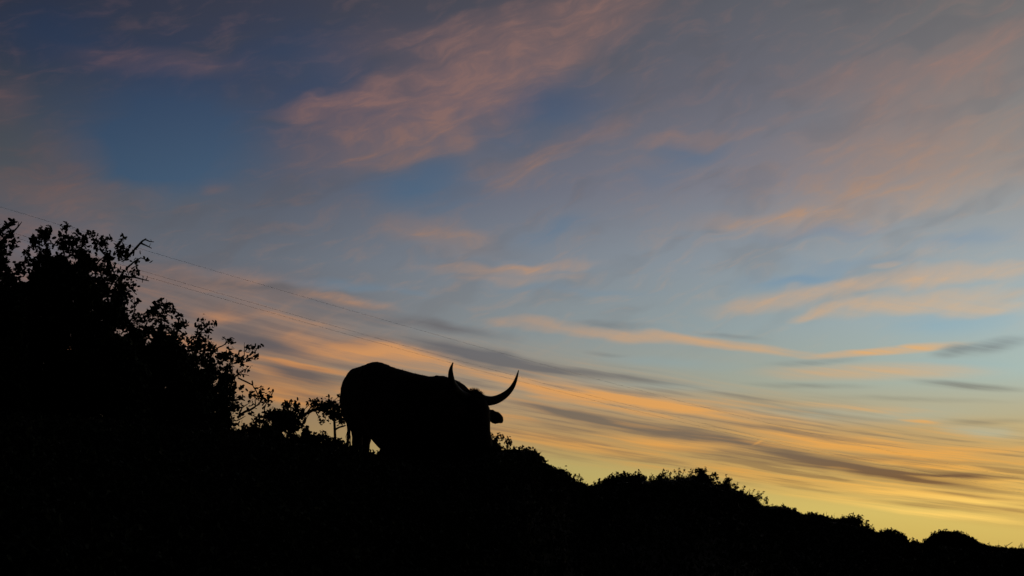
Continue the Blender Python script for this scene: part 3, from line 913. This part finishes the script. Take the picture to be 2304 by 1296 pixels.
shrub(S, 'low lumpy scrub with single thin stalks, centre of the right slope', 'bush',
      [(1806, 1162), (1818, 1157), (1838, 1154), (1848, 1158), (1860, 1163), (1878, 1168), (1890, 1166)],
      26.5, .4, .026, [([(1859, 1166), (1860, 1152)], THIN), ([(1877, 1170), (1877, 1156)], dict(leafy=.3))], 24, (3, 9), 2.04, GS, bottom=1185, m=M_SCRUB, inset=2, trunk=.01, holes=.1, fade=5)
shrub(S, 'flat topped bush ending in a steep ragged right side', 'bush',
      [(1880, 1170), (1896, 1165), (1910, 1162), (1920, 1160), (1934, 1161), (1942, 1170), (1952, 1178), (1960, 1190), (1974, 1200)],
      28, .4, .03, [([(1948, 1182), (1953, 1173)], LEAFY), ([(1957, 1190), (1962, 1181)], LEAFY), ([(1898, 1166), (1897, 1157)], THIN)], 33, (3, 8), 2.04, GS, bottom=1212, m=M_SCRUB, inset=2, trunk=.012, holes=.15, fade=6)
shrub(S, 'small dome shaped bush between the flat topped bush and the big dome', 'bush',
      [(1968, 1202), (1978, 1196), (1990, 1192), (2000, 1189), (2014, 1193), (2026, 1196), (2036, 1205), (2042, 1214)],
      30, .35, .03, [], 30, (3, 7), 2.04, GS, bottom=1228, m=M_SCRUB, inset=2, trunk=.012, holes=.15, fade=6)
shrub(S, 'sparse twiggy tuft in the hollow left of the big dome', 'bush',
      [(2036, 1216), (2046, 1216), (2056, 1214), (2066, 1220), (2078, 1218), (2088, 1214), (2096, 1212)],
      31.2, .3, .03, [([(2052, 1220), (2055, 1208)], dict(leafy=.5)), ([(2078, 1222), (2084, 1212)], dict(leafy=.6))], 21, (4, 9), 1.87, GS, bottom=1236, m=M_SCRUB, inset=2, trunk=.01, holes=.35, fade=8)
shrub(S, 'big smooth dome shaped bush at the right end of the crest', 'bush',
      [(2084, 1216), (2092, 1208), (2102, 1200), (2116, 1196), (2132, 1195), (2150, 1196), (2168, 1201), (2184, 1208), (2196, 1216), (2206, 1224)],
      32.5, .6, .03, [([(2174, 1203), (2175, 1196)], THIN)], 45, (3, 8), 3.06, GS, bottom=1245, m=M_SCRUB, inset=1, trunk=.015, holes=.02, fade=3)
shrub(S, 'last thin scrub in the right corner with a slanting bare twig', 'bush',
      [(2196, 1224), (2212, 1223), (2226, 1228), (2240, 1229), (2262, 1231), (2290, 1234), (2330, 1232), (2380, 1234)],
      34.5, .4, .03, [([(2258, 1234), (2268, 1226), (2278, 1220)], dict(leafy=0, r0=.012, r1=.006)), ([(2247, 1232), (2247, 1215)], THIN), ([(2296, 1236), (2302, 1222)], dict(leafy=.5)), ([(2290, 1234), (2296, 1226)], dict(leafy=.5))],
      39, (3, 8), 2.04, GS, bottom=1250, m=M_SCRUB, inset=1, trunk=.01, holes=.2, fade=5)


# ground cover on the near slope and the crest: grass tufts nobody could count
def grass(n_t=9000, blades=7):
    px = rng.uniform(-500, 2700, n_t)
    t = rng.uniform(0.12, 0.97, n_t) ** 0.7
    az = np.array([math.radians(azel(a, 1100)[0]) for a in px])
    D = np.interp(az, cr_az, cr_r)
    r = D * t
    x, y = r * np.sin(az), r * np.cos(az)
    z = ground(x, y)
    V, I = [], []
    cen = np.repeat(np.stack([x, y, z], -1), blades, axis=0) + rng.normal(size=(n_t * blades, 3)) * [0.03, 0.03, 0]
    n = len(cen)
    h = rng.uniform(.015, .05, n) * np.repeat(np.where(t > .7, .35, 1.0), blades)
    th = rng.uniform(0, 2 * math.pi, n)
    w = .003
    dirx, diry = np.cos(th), np.sin(th)
    side = np.stack([-diry, dirx, np.zeros(n)], -1) * w
    bend = np.stack([dirx * .35 * h, diry * .35 * h, h], -1)
    mid = np.stack([dirx * .10 * h, diry * .10 * h, h * .55], -1)
    lo = cen - [0, 0, .01]
    VV = np.stack([lo - side, lo + side, cen + mid + side * .8, cen + mid - side * .8, cen + bend], 1).reshape(-1, 3)
    k = np.arange(n) * 5
    idx = np.stack([k, k + 1, k + 2, k + 3, k + 3, k + 2, k + 4], -1).ravel()
    sizes = np.tile([4, 3], n)
    o = link('grass', mesh_np('grass', VV, sizes, idx), M_GRASS)
    o['kind'] = 'stuff'
    o['label'] = 'short dry grass over the dark hillside'
    o['category'] = 'grass'


grass()


def ground_scrub(n=70000):
    px = rng.uniform(-350, 2650, n)
    t = rng.uniform(0.0, 1.0, n)
    az = np.interp(px, np.linspace(-400, 2700, 60), [math.radians(azel(a, 1100)[0]) for a in np.linspace(-400, 2700, 60)])
    D = np.interp(az, cr_az, cr_r)
    r = D * (0.22 + 0.76 * t ** 0.75)
    x, y = r * np.sin(az), r * np.cos(az)
    lump = 0.5 + 0.5 * np.sin(x * 2.9 + 2 * np.sin(y * 1.3)) * np.sin(y * 2.1 + np.sin(x * 1.9))
    hmax = (0.03 + 0.09 * lump) * np.where(r > D * .93, .35, 1.0)
    z = ground(x, y) + rng.uniform(0, 1, n) * hmax
    # wind keeps it short towards the crest
    z = np.minimum(z, CAMZ + r * (np.interp(az, cr_az, cr_z) - CAMZ) / D - .025 - .0016 * r)
    c = clump(np.stack([x, y, z], -1), 4, .028)
    ls_ = np.repeat(np.clip(r * .0032, .02, .085), 4)
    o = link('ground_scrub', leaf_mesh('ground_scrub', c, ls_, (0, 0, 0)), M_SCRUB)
    o['kind'] = 'stuff'
    o['label'] = 'low dense scrub matting the dark hillside'
    o['category'] = 'scrub'


ground_scrub()


# ------------------------------------------------------------------ the cow
def loft(bm, secs, sides=20):
    """secs: (centre, side vector * half width, up vector * half height)"""
    rings = []
    for c, a, b in secs:
        rings.append([bm.verts.new(c + a * math.cos(2 * math.pi * k / sides) + b * math.sin(2 * math.pi * k / sides)) for k in range(sides)])
    for r0, r1 in zip(rings[:-1], rings[1:]):
        for k in range(sides):
            bm.faces.new((r0[k], r0[(k + 1) % sides], r1[(k + 1) % sides], r1[k]))
    bm.faces.new(rings[0][::-1])
    bm.faces.new(rings[-1])


def chain(bm, pts, radii, flat=1.0, side=None, sides=14):
    """tapered limb through pts; rounded ends; flat squeezes one axis"""
    pts = [Vector(p) for p in pts]
    P, Rr = [], []
    for k in range(len(pts) - 1):
        for s in range(4):
            t = s / 4
            P.append(pts[k].lerp(pts[k + 1], t))
            Rr.append(radii[k] * (1 - t) + radii[k + 1] * t)
    P.append(pts[-1])
    Rr.append(radii[-1])
    for _ in range(2):
        P = [P[0]] + [(P[k - 1] + P[k] * 2 + P[k + 1]) / 4 for k in range(1, len(P) - 1)] + [P[-1]]
    t0 = (P[0] - P[1]).normalized()
    t1 = (P[-1] - P[-2]).normalized()
    P = [P[0] + t0 * Rr[0] * .8, P[0] + t0 * Rr[0] * .5] + P + [P[-1] + t1 * Rr[-1] * .5, P[-1] + t1 * Rr[-1] * .8]
    Rr = [Rr[0] * .35, Rr[0] * .8] + Rr + [Rr[-1] * .8, Rr[-1] * .35]
    secs = []
    for k, p in enumerate(P):
        t = (P[min(k + 1, len(P) - 1)] - P[max(k - 1, 0)]).normalized()
        s = (side if side is not None else Vector((0.7, 0.7, 0.05)))
        s = (s - t * s.dot(t)).normalized()
        u = t.cross(s).normalized()
        secs.append((p, s * Rr[k] * flat, u * Rr[k]))
    loft(bm, secs, sides)


bm = bmesh.new()
FWD = Vector((math.cos(math.radians(40)), -math.sin(math.radians(40)), -0.10)).normalized()
LEFT = Vector((math.sin(math.radians(40)), math.cos(math.radians(40)), 0))
UP = LEFT.cross(FWD) * -1
if UP.z < 0:
    UP = -UP
# trunk: top of back in the photo, distance, half height, half width
TR = [(788, 856, 11.62, .12, .09), (793, 840, 11.6, .22, .14), (801, 829, 11.54, .30, .18), (814, 825, 11.48, .345, .21), (827, 822, 11.4, .37, .235), (841, 815, 11.34, .385, .25), (852, 813.5, 11.28, .395, .27), (866, 818, 11.22, .398, .29), (882, 825, 11.15, .424, .31), (905, 832, 11.06, .445, .33),
      (934, 840, 10.92, .46, .345), (965, 846, 10.8, .46, .34), (994, 848, 10.68, .45, .30), (1012, 855, 10.58, .43, .25), (1030, 867, 10.5, .36, .19)]
secs = []
for px, py, Y, hh, hw in TR:
    top = at(px, py, Y)
    secs.append((top - UP * hh, LEFT * hw, UP * hh))
loft(bm, secs, 28)
# neck, bending towards the camera
hd = at(1068, 905, 10.02)
chain(bm, [at(985, 905, 10.72), at(1018, 903, 10.45), at(1044, 916, 10.22), hd], [.27, .21, .155, .12], flat=.8, side=LEFT)
chain(bm, [at(990, 975, 10.65), at(1025, 990, 10.4), at(1050, 985, 10.25)], [.26, .2, .14], flat=.7, side=LEFT)
chain(bm, [at(1030, 940, 10.35), at(1052, 960, 10.2), at(1062, 985, 10.2)], [.2, .17, .12], flat=.7, side=LEFT)      # brisket and dewlap
# head
TH = math.radians(33)
HF = Vector((math.sin(TH), -math.cos(TH), 0))                  # way the head points
HL = Vector((math.cos(TH), math.sin(TH), 0))                   # its left
HL = (HL + Vector((0, 0, -0.02))).normalized()
FACE = (HF * 0.40 + Vector((0, 0, -1)) * 0.92).normalized()    # poll to muzzle
poll = at(1068, 900, 10.0)
FU = HL.cross(FACE).normalized()
head = [(-.05, .060, .05), (-.02, .088, .075), (.04, .108, .10), (.11, .116, .115), (.18, .108, .118), (.25, .088, .108), (.32, .074, .092), (.39, .070, .08), (.45, .074, .076), (.49, .06, .06), (.505, .03, .03)]
loft(bm, [(poll + FACE * t, HL * w, FU * h) for t, w, h in head], 20)
chain(bm, [poll - HL * .05 + Vector((0, 0, .035)), poll + HL * .05 + Vector((0, 0, .035))], [.045, .045])                    # poll tuft ridge
# ears
for s, dr in ((1, 1), (-1, 1)):
    e0 = poll + HL * (.095 * s) + FACE * .13
    d = (HL * s * 1.0 + HF * .05 + Vector((0, 0, -.30))).normalized()
    chain(bm, [e0 - d * .02, e0 + d * .05, e0 + d * .11, e0 + d * .155], [.035, .058, .064, .048], flat=.5, side=HF, sides=12)
# legs


def leg(top, knee, fet, foot_, r):
    chain(bm, [top, knee, fet, foot_], r, sides=14)


def gp(px, Y, off=0.0):
    p = at(px, 1100, Y)
    return Vector((p.x, p.y, gz(p.x, p.y) + off))


hooves = []


def place_leg(tops, rads, gx, gY, mids):
    f = gp(gx, gY)
    pts = list(tops)
    for (px, Y, h) in mids:
        q_ = at(px, 1000, Y)
        pts.append(Vector((q_.x, q_.y, f.z + h)))
    pts.append(Vector((f.x, f.y, f.z + .07)))
    chain(bm, pts, rads, sides=14)
    hooves.append(Vector((f.x, f.y, f.z)))


# hind near (right), hind far (left)
place_leg([at(808, 905, 11.5), at(806, 950, 11.42)], [.20, .15, .085, .058, .048, .05], 806, 11.45, [(802, 11.5, .55), (803, 11.5, .45), (805, 11.47, .18)])
place_leg([at(818, 900, 11.7), at(820, 950, 11.72)], [.18, .14, .085, .058, .048, .05], 825, 11.85, [(821, 11.86, .55), (820, 11.86, .45), (823, 11.86, .18)])
# fore near, fore far
place_leg([at(975, 950, 10.55), at(985, 1000, 10.5)], [.17, .12, .07, .06, .045, .05], 990, 10.5, [(988, 10.48, .42), (989, 10.48, .36), (990, 10.5, .14)])
place_leg([at(1020, 950, 10.9), at(1026, 1000, 10.9)], [.15, .12, .07, .06, .045, .05], 1035, 10.9, [(1030, 10.9, .42), (1031, 10.9, .36), (1034, 10.9, .14)])
me = bpy.data.meshes.new('body')
bmesh.ops.recalc_face_normals(bm, faces=bm.faces)
bm.to_mesh(me)
bm.free()
tmp = bpy.data.objects.new('body_tmp', me)
COL.objects.link(tmp)
rm = tmp.modifiers.new('r', 'REMESH')
rm.mode = 'VOXEL'
rm.voxel_size = 0.014
sm = tmp.modifiers.new('s', 'SMOOTH')
sm.factor = 0.6
sm.iterations = 5
bpy.context.view_layer.update()
dg = bpy.context.evaluated_depsgraph_get()
me2 = bpy.data.meshes.new_from_object(tmp.evaluated_get(dg))
bpy.data.objects.remove(tmp)
cowb = gp(905, 11.1)
cow = thing('cow', 'black long horned cow in silhouette on the crest, head turned towards the camera', 'cow', cowb)
me2.materials.clear()
from mathutils import noise as mnoise
vnorm = [v.normal.copy() for v in me2.vertices]
for v, vn in zip(me2.vertices, vnorm):         # hair, hide folds and bone under the skin
    d = mnoise.noise(v.co * 9.0) * .007 + mnoise.noise(v.co * 26.0) * .004 + mnoise.noise(v.co * 60.0) * .002
    v.co += vn * d
me2.transform(Matrix.Translation(-cowb))
me2.name = 'body'
link('body', me2, M_HIDE, cow, smooth=True)
# woolly hair on the poll and along the crest of the neck
tb = Tubes()
hv = [v for v in me2.vertices if ((v.co + cowb) - (poll + Vector((0, 0, .06)))).length < .12 and v.normal.z > .2]
hv += [v for v in me2.vertices if v.normal.z > .75 and random.random() < .02]
for v in random.sample(hv, min(700, len(hv))):
    p = v.co + cowb
    near = (p - poll).length < .2
    L = random.uniform(.012, .03) if near else random.uniform(.006, .014)
    d = (v.normal + Vector([random.gauss(0, .4) for _ in range(3)]) + FWD * -.3).normalized()
    tb.add([p, p + d * L], .0022, .0006, 3)
hr_ = tb.build('hair', M_HIDE, cow, cowb)
hr_['kind'] = 'stuff'
# horns
for s in (1, -1):
    path = [(.07, 0, .0), (.13, .01, -.012), (.20, .04, .0), (.265, .08, .04), (.315, .13, .10), (.34, .17, .18), (.348, .205, .275)]
    if s < 0:
        path = [(.07, 0, .0), (.13, .0, .01), (.21, .02, .05), (.275, .05, .11), (.31, .09, .18), (.325, .12, .225), (.32, .15, .275)]
    tb = Tubes()
    pts = [poll + HL * (a * s) + HF * b + Vector((0, 0, c_ + .012)) for a, b, c_ in path]
    P = []
    for k in range(len(pts) - 1):
        for q_ in range(3):
            P.append(pts[k].lerp(pts[k + 1], q_ / 3))
    P.append(pts[-1])
    for _ in range(3):
        P = [P[0]] + [(P[k - 1] + P[k] * 2 + P[k + 1]) / 4 for k in range(1, len(P) - 1)] + [P[-1]]
    n = len(P)
    st = 0
    for k, p in enumerate(P):
        t = (P[min(k + 1, n - 1)] - P[max(k - 1, 0)]).normalized()
        u = t.cross(HF + Vector((0, 0, .2))).normalized()
        w = t.cross(u)
        f_ = k / (n - 1)
        r = .044 * (1 - f_ ** 1.6) + .004
        for j in range(12):
            an = 2 * math.pi * j / 12
            tb.v.append(p + u * math.cos(an) * r + w * math.sin(an) * r)
    for k in range(n - 1):
        for j in range(12):
            a, b = k * 12 + j, k * 12 + (j + 1) % 12
            tb.i += [a, b, b + 12, a + 12]
            tb.s.append(4)
    tb.i += [(n - 1) * 12 + j for j in range(12)]
    tb.s.append(12)
    tb.build('horn', M_HORN, cow, cowb)
# hooves
for h in hooves:
    tb = Tubes()
    for s in (-1, 1):
        c0 = h + LEFT * (.026 * s)
        tb.add([c0 + Vector((0, 0, .085)), c0 + FWD * .01 + Vector((0, 0, .05)), c0 + FWD * .03 + Vector((0, 0, .0))], .028, .036, 10)
    tb.build('hoof', M_HOOF, cow, cowb)
# tail
tb = Tubes()
tl = [at(788, 858, 11.68), at(779, 885, 11.74), at(781, 920, 11.78), at(784, 955, 11.78), at(786, 985, 11.76)]
tb.add(tl, .024, .012, 8)
for k in range(26):
    e = tl[-2] + Vector((random.gauss(0, .01), random.gauss(0, .01), 0))
    tb.add([e, e + Vector((random.gauss(0, .02), random.gauss(0, .02), -.13)), e + Vector((random.gauss(0, .025), random.gauss(0, .025), -.27))], .006, .0015, 4)
tb.build('tail', M_HIDE, cow, cowb)

# ------------------------------------------------------------------ overhead wires
WIRES = [('topmost overhead wire, well above the other two', 8.0,
          [(0, 467), (150, 509), (319, 560), (431, 595), (531, 623), (686, 668), (832, 710), (917, 734), (1000, 760), (1154, 801), (1289, 839), (1424, 874),
           (1579, 916), (1698, 946), (1890, 989), (2086, 1032), (2304, 1077)]),
         ('middle overhead wire, upper one of the close pair', 7.0,
          [(0, 514), (30, 525), (300, 606), (462, 651), (628, 697), (840, 756), (1018, 806), (1095, 828), (1200, 858), (1430, 917), (1607, 960), (1741, 991), (1894, 1022),
           (2062, 1056), (2304, 1104)]),
         ('lowest overhead wire, lower one of the close pair', 6.8,
          [(0, 522), (30, 534), (300, 615), (416, 650), (531, 683), (686, 723), (802, 755), (956, 799), (1095, 838), (1200, 868), (1315, 896), (1545, 952), (1698, 988),
           (1837, 1017), (2062, 1062), (2304, 1110)])]
for lab, h, pts in WIRES:
    def hit(px, py):
        d = ray(px, py)
        return d * (h / d.z)
    A_, B_ = hit(*pts[0]), hit(*pts[-1])
    dirp = Vector((B_.x - A_.x, B_.y - A_.y, 0)).normalized()
    nr = Vector((dirp.y, -dirp.x, 0))
    off = nr.dot(A_)
    # sag curve fitted as a parabola in the plane of the wire
    ss, zz = [], []
    for px, py in pts:
        d = ray(px, py)
        p = d * (off / nr.dot(d))
        ss.append(dirp.dot(p - A_))
        zz.append(p.z)
    w8 = 1.0 / (np.array(ss) + 25.0)
    cf = np.polyfit(ss, zz, 3, w=w8)
    P = []
    smax = ss[-1]
    slo = np.polyval(np.polyder(cf), 0.0)
    shi = np.polyval(np.polyder(cf), smax)
    for s in np.linspace(-14, smax + 60, 90):
        if s < 0:
            z = np.polyval(cf, 0) + slo * s
        elif s > smax:
            z = np.polyval(cf, smax) + shi * (s - smax)
        else:
            z = np.polyval(cf, s)
        q_ = A_ + dirp * s
        P.append(Vector((q_.x, q_.y, float(z) + CAMZ)))
    tb = Tubes()
    tb.add(P, .0025, .0025, 5)
    o = tb.build('overhead_wire', M_WIRE, None, (0, 0, 0))
    o['label'] = lab
    o['category'] = 'wire'
    o['group'] = 'overhead wires crossing the sky'
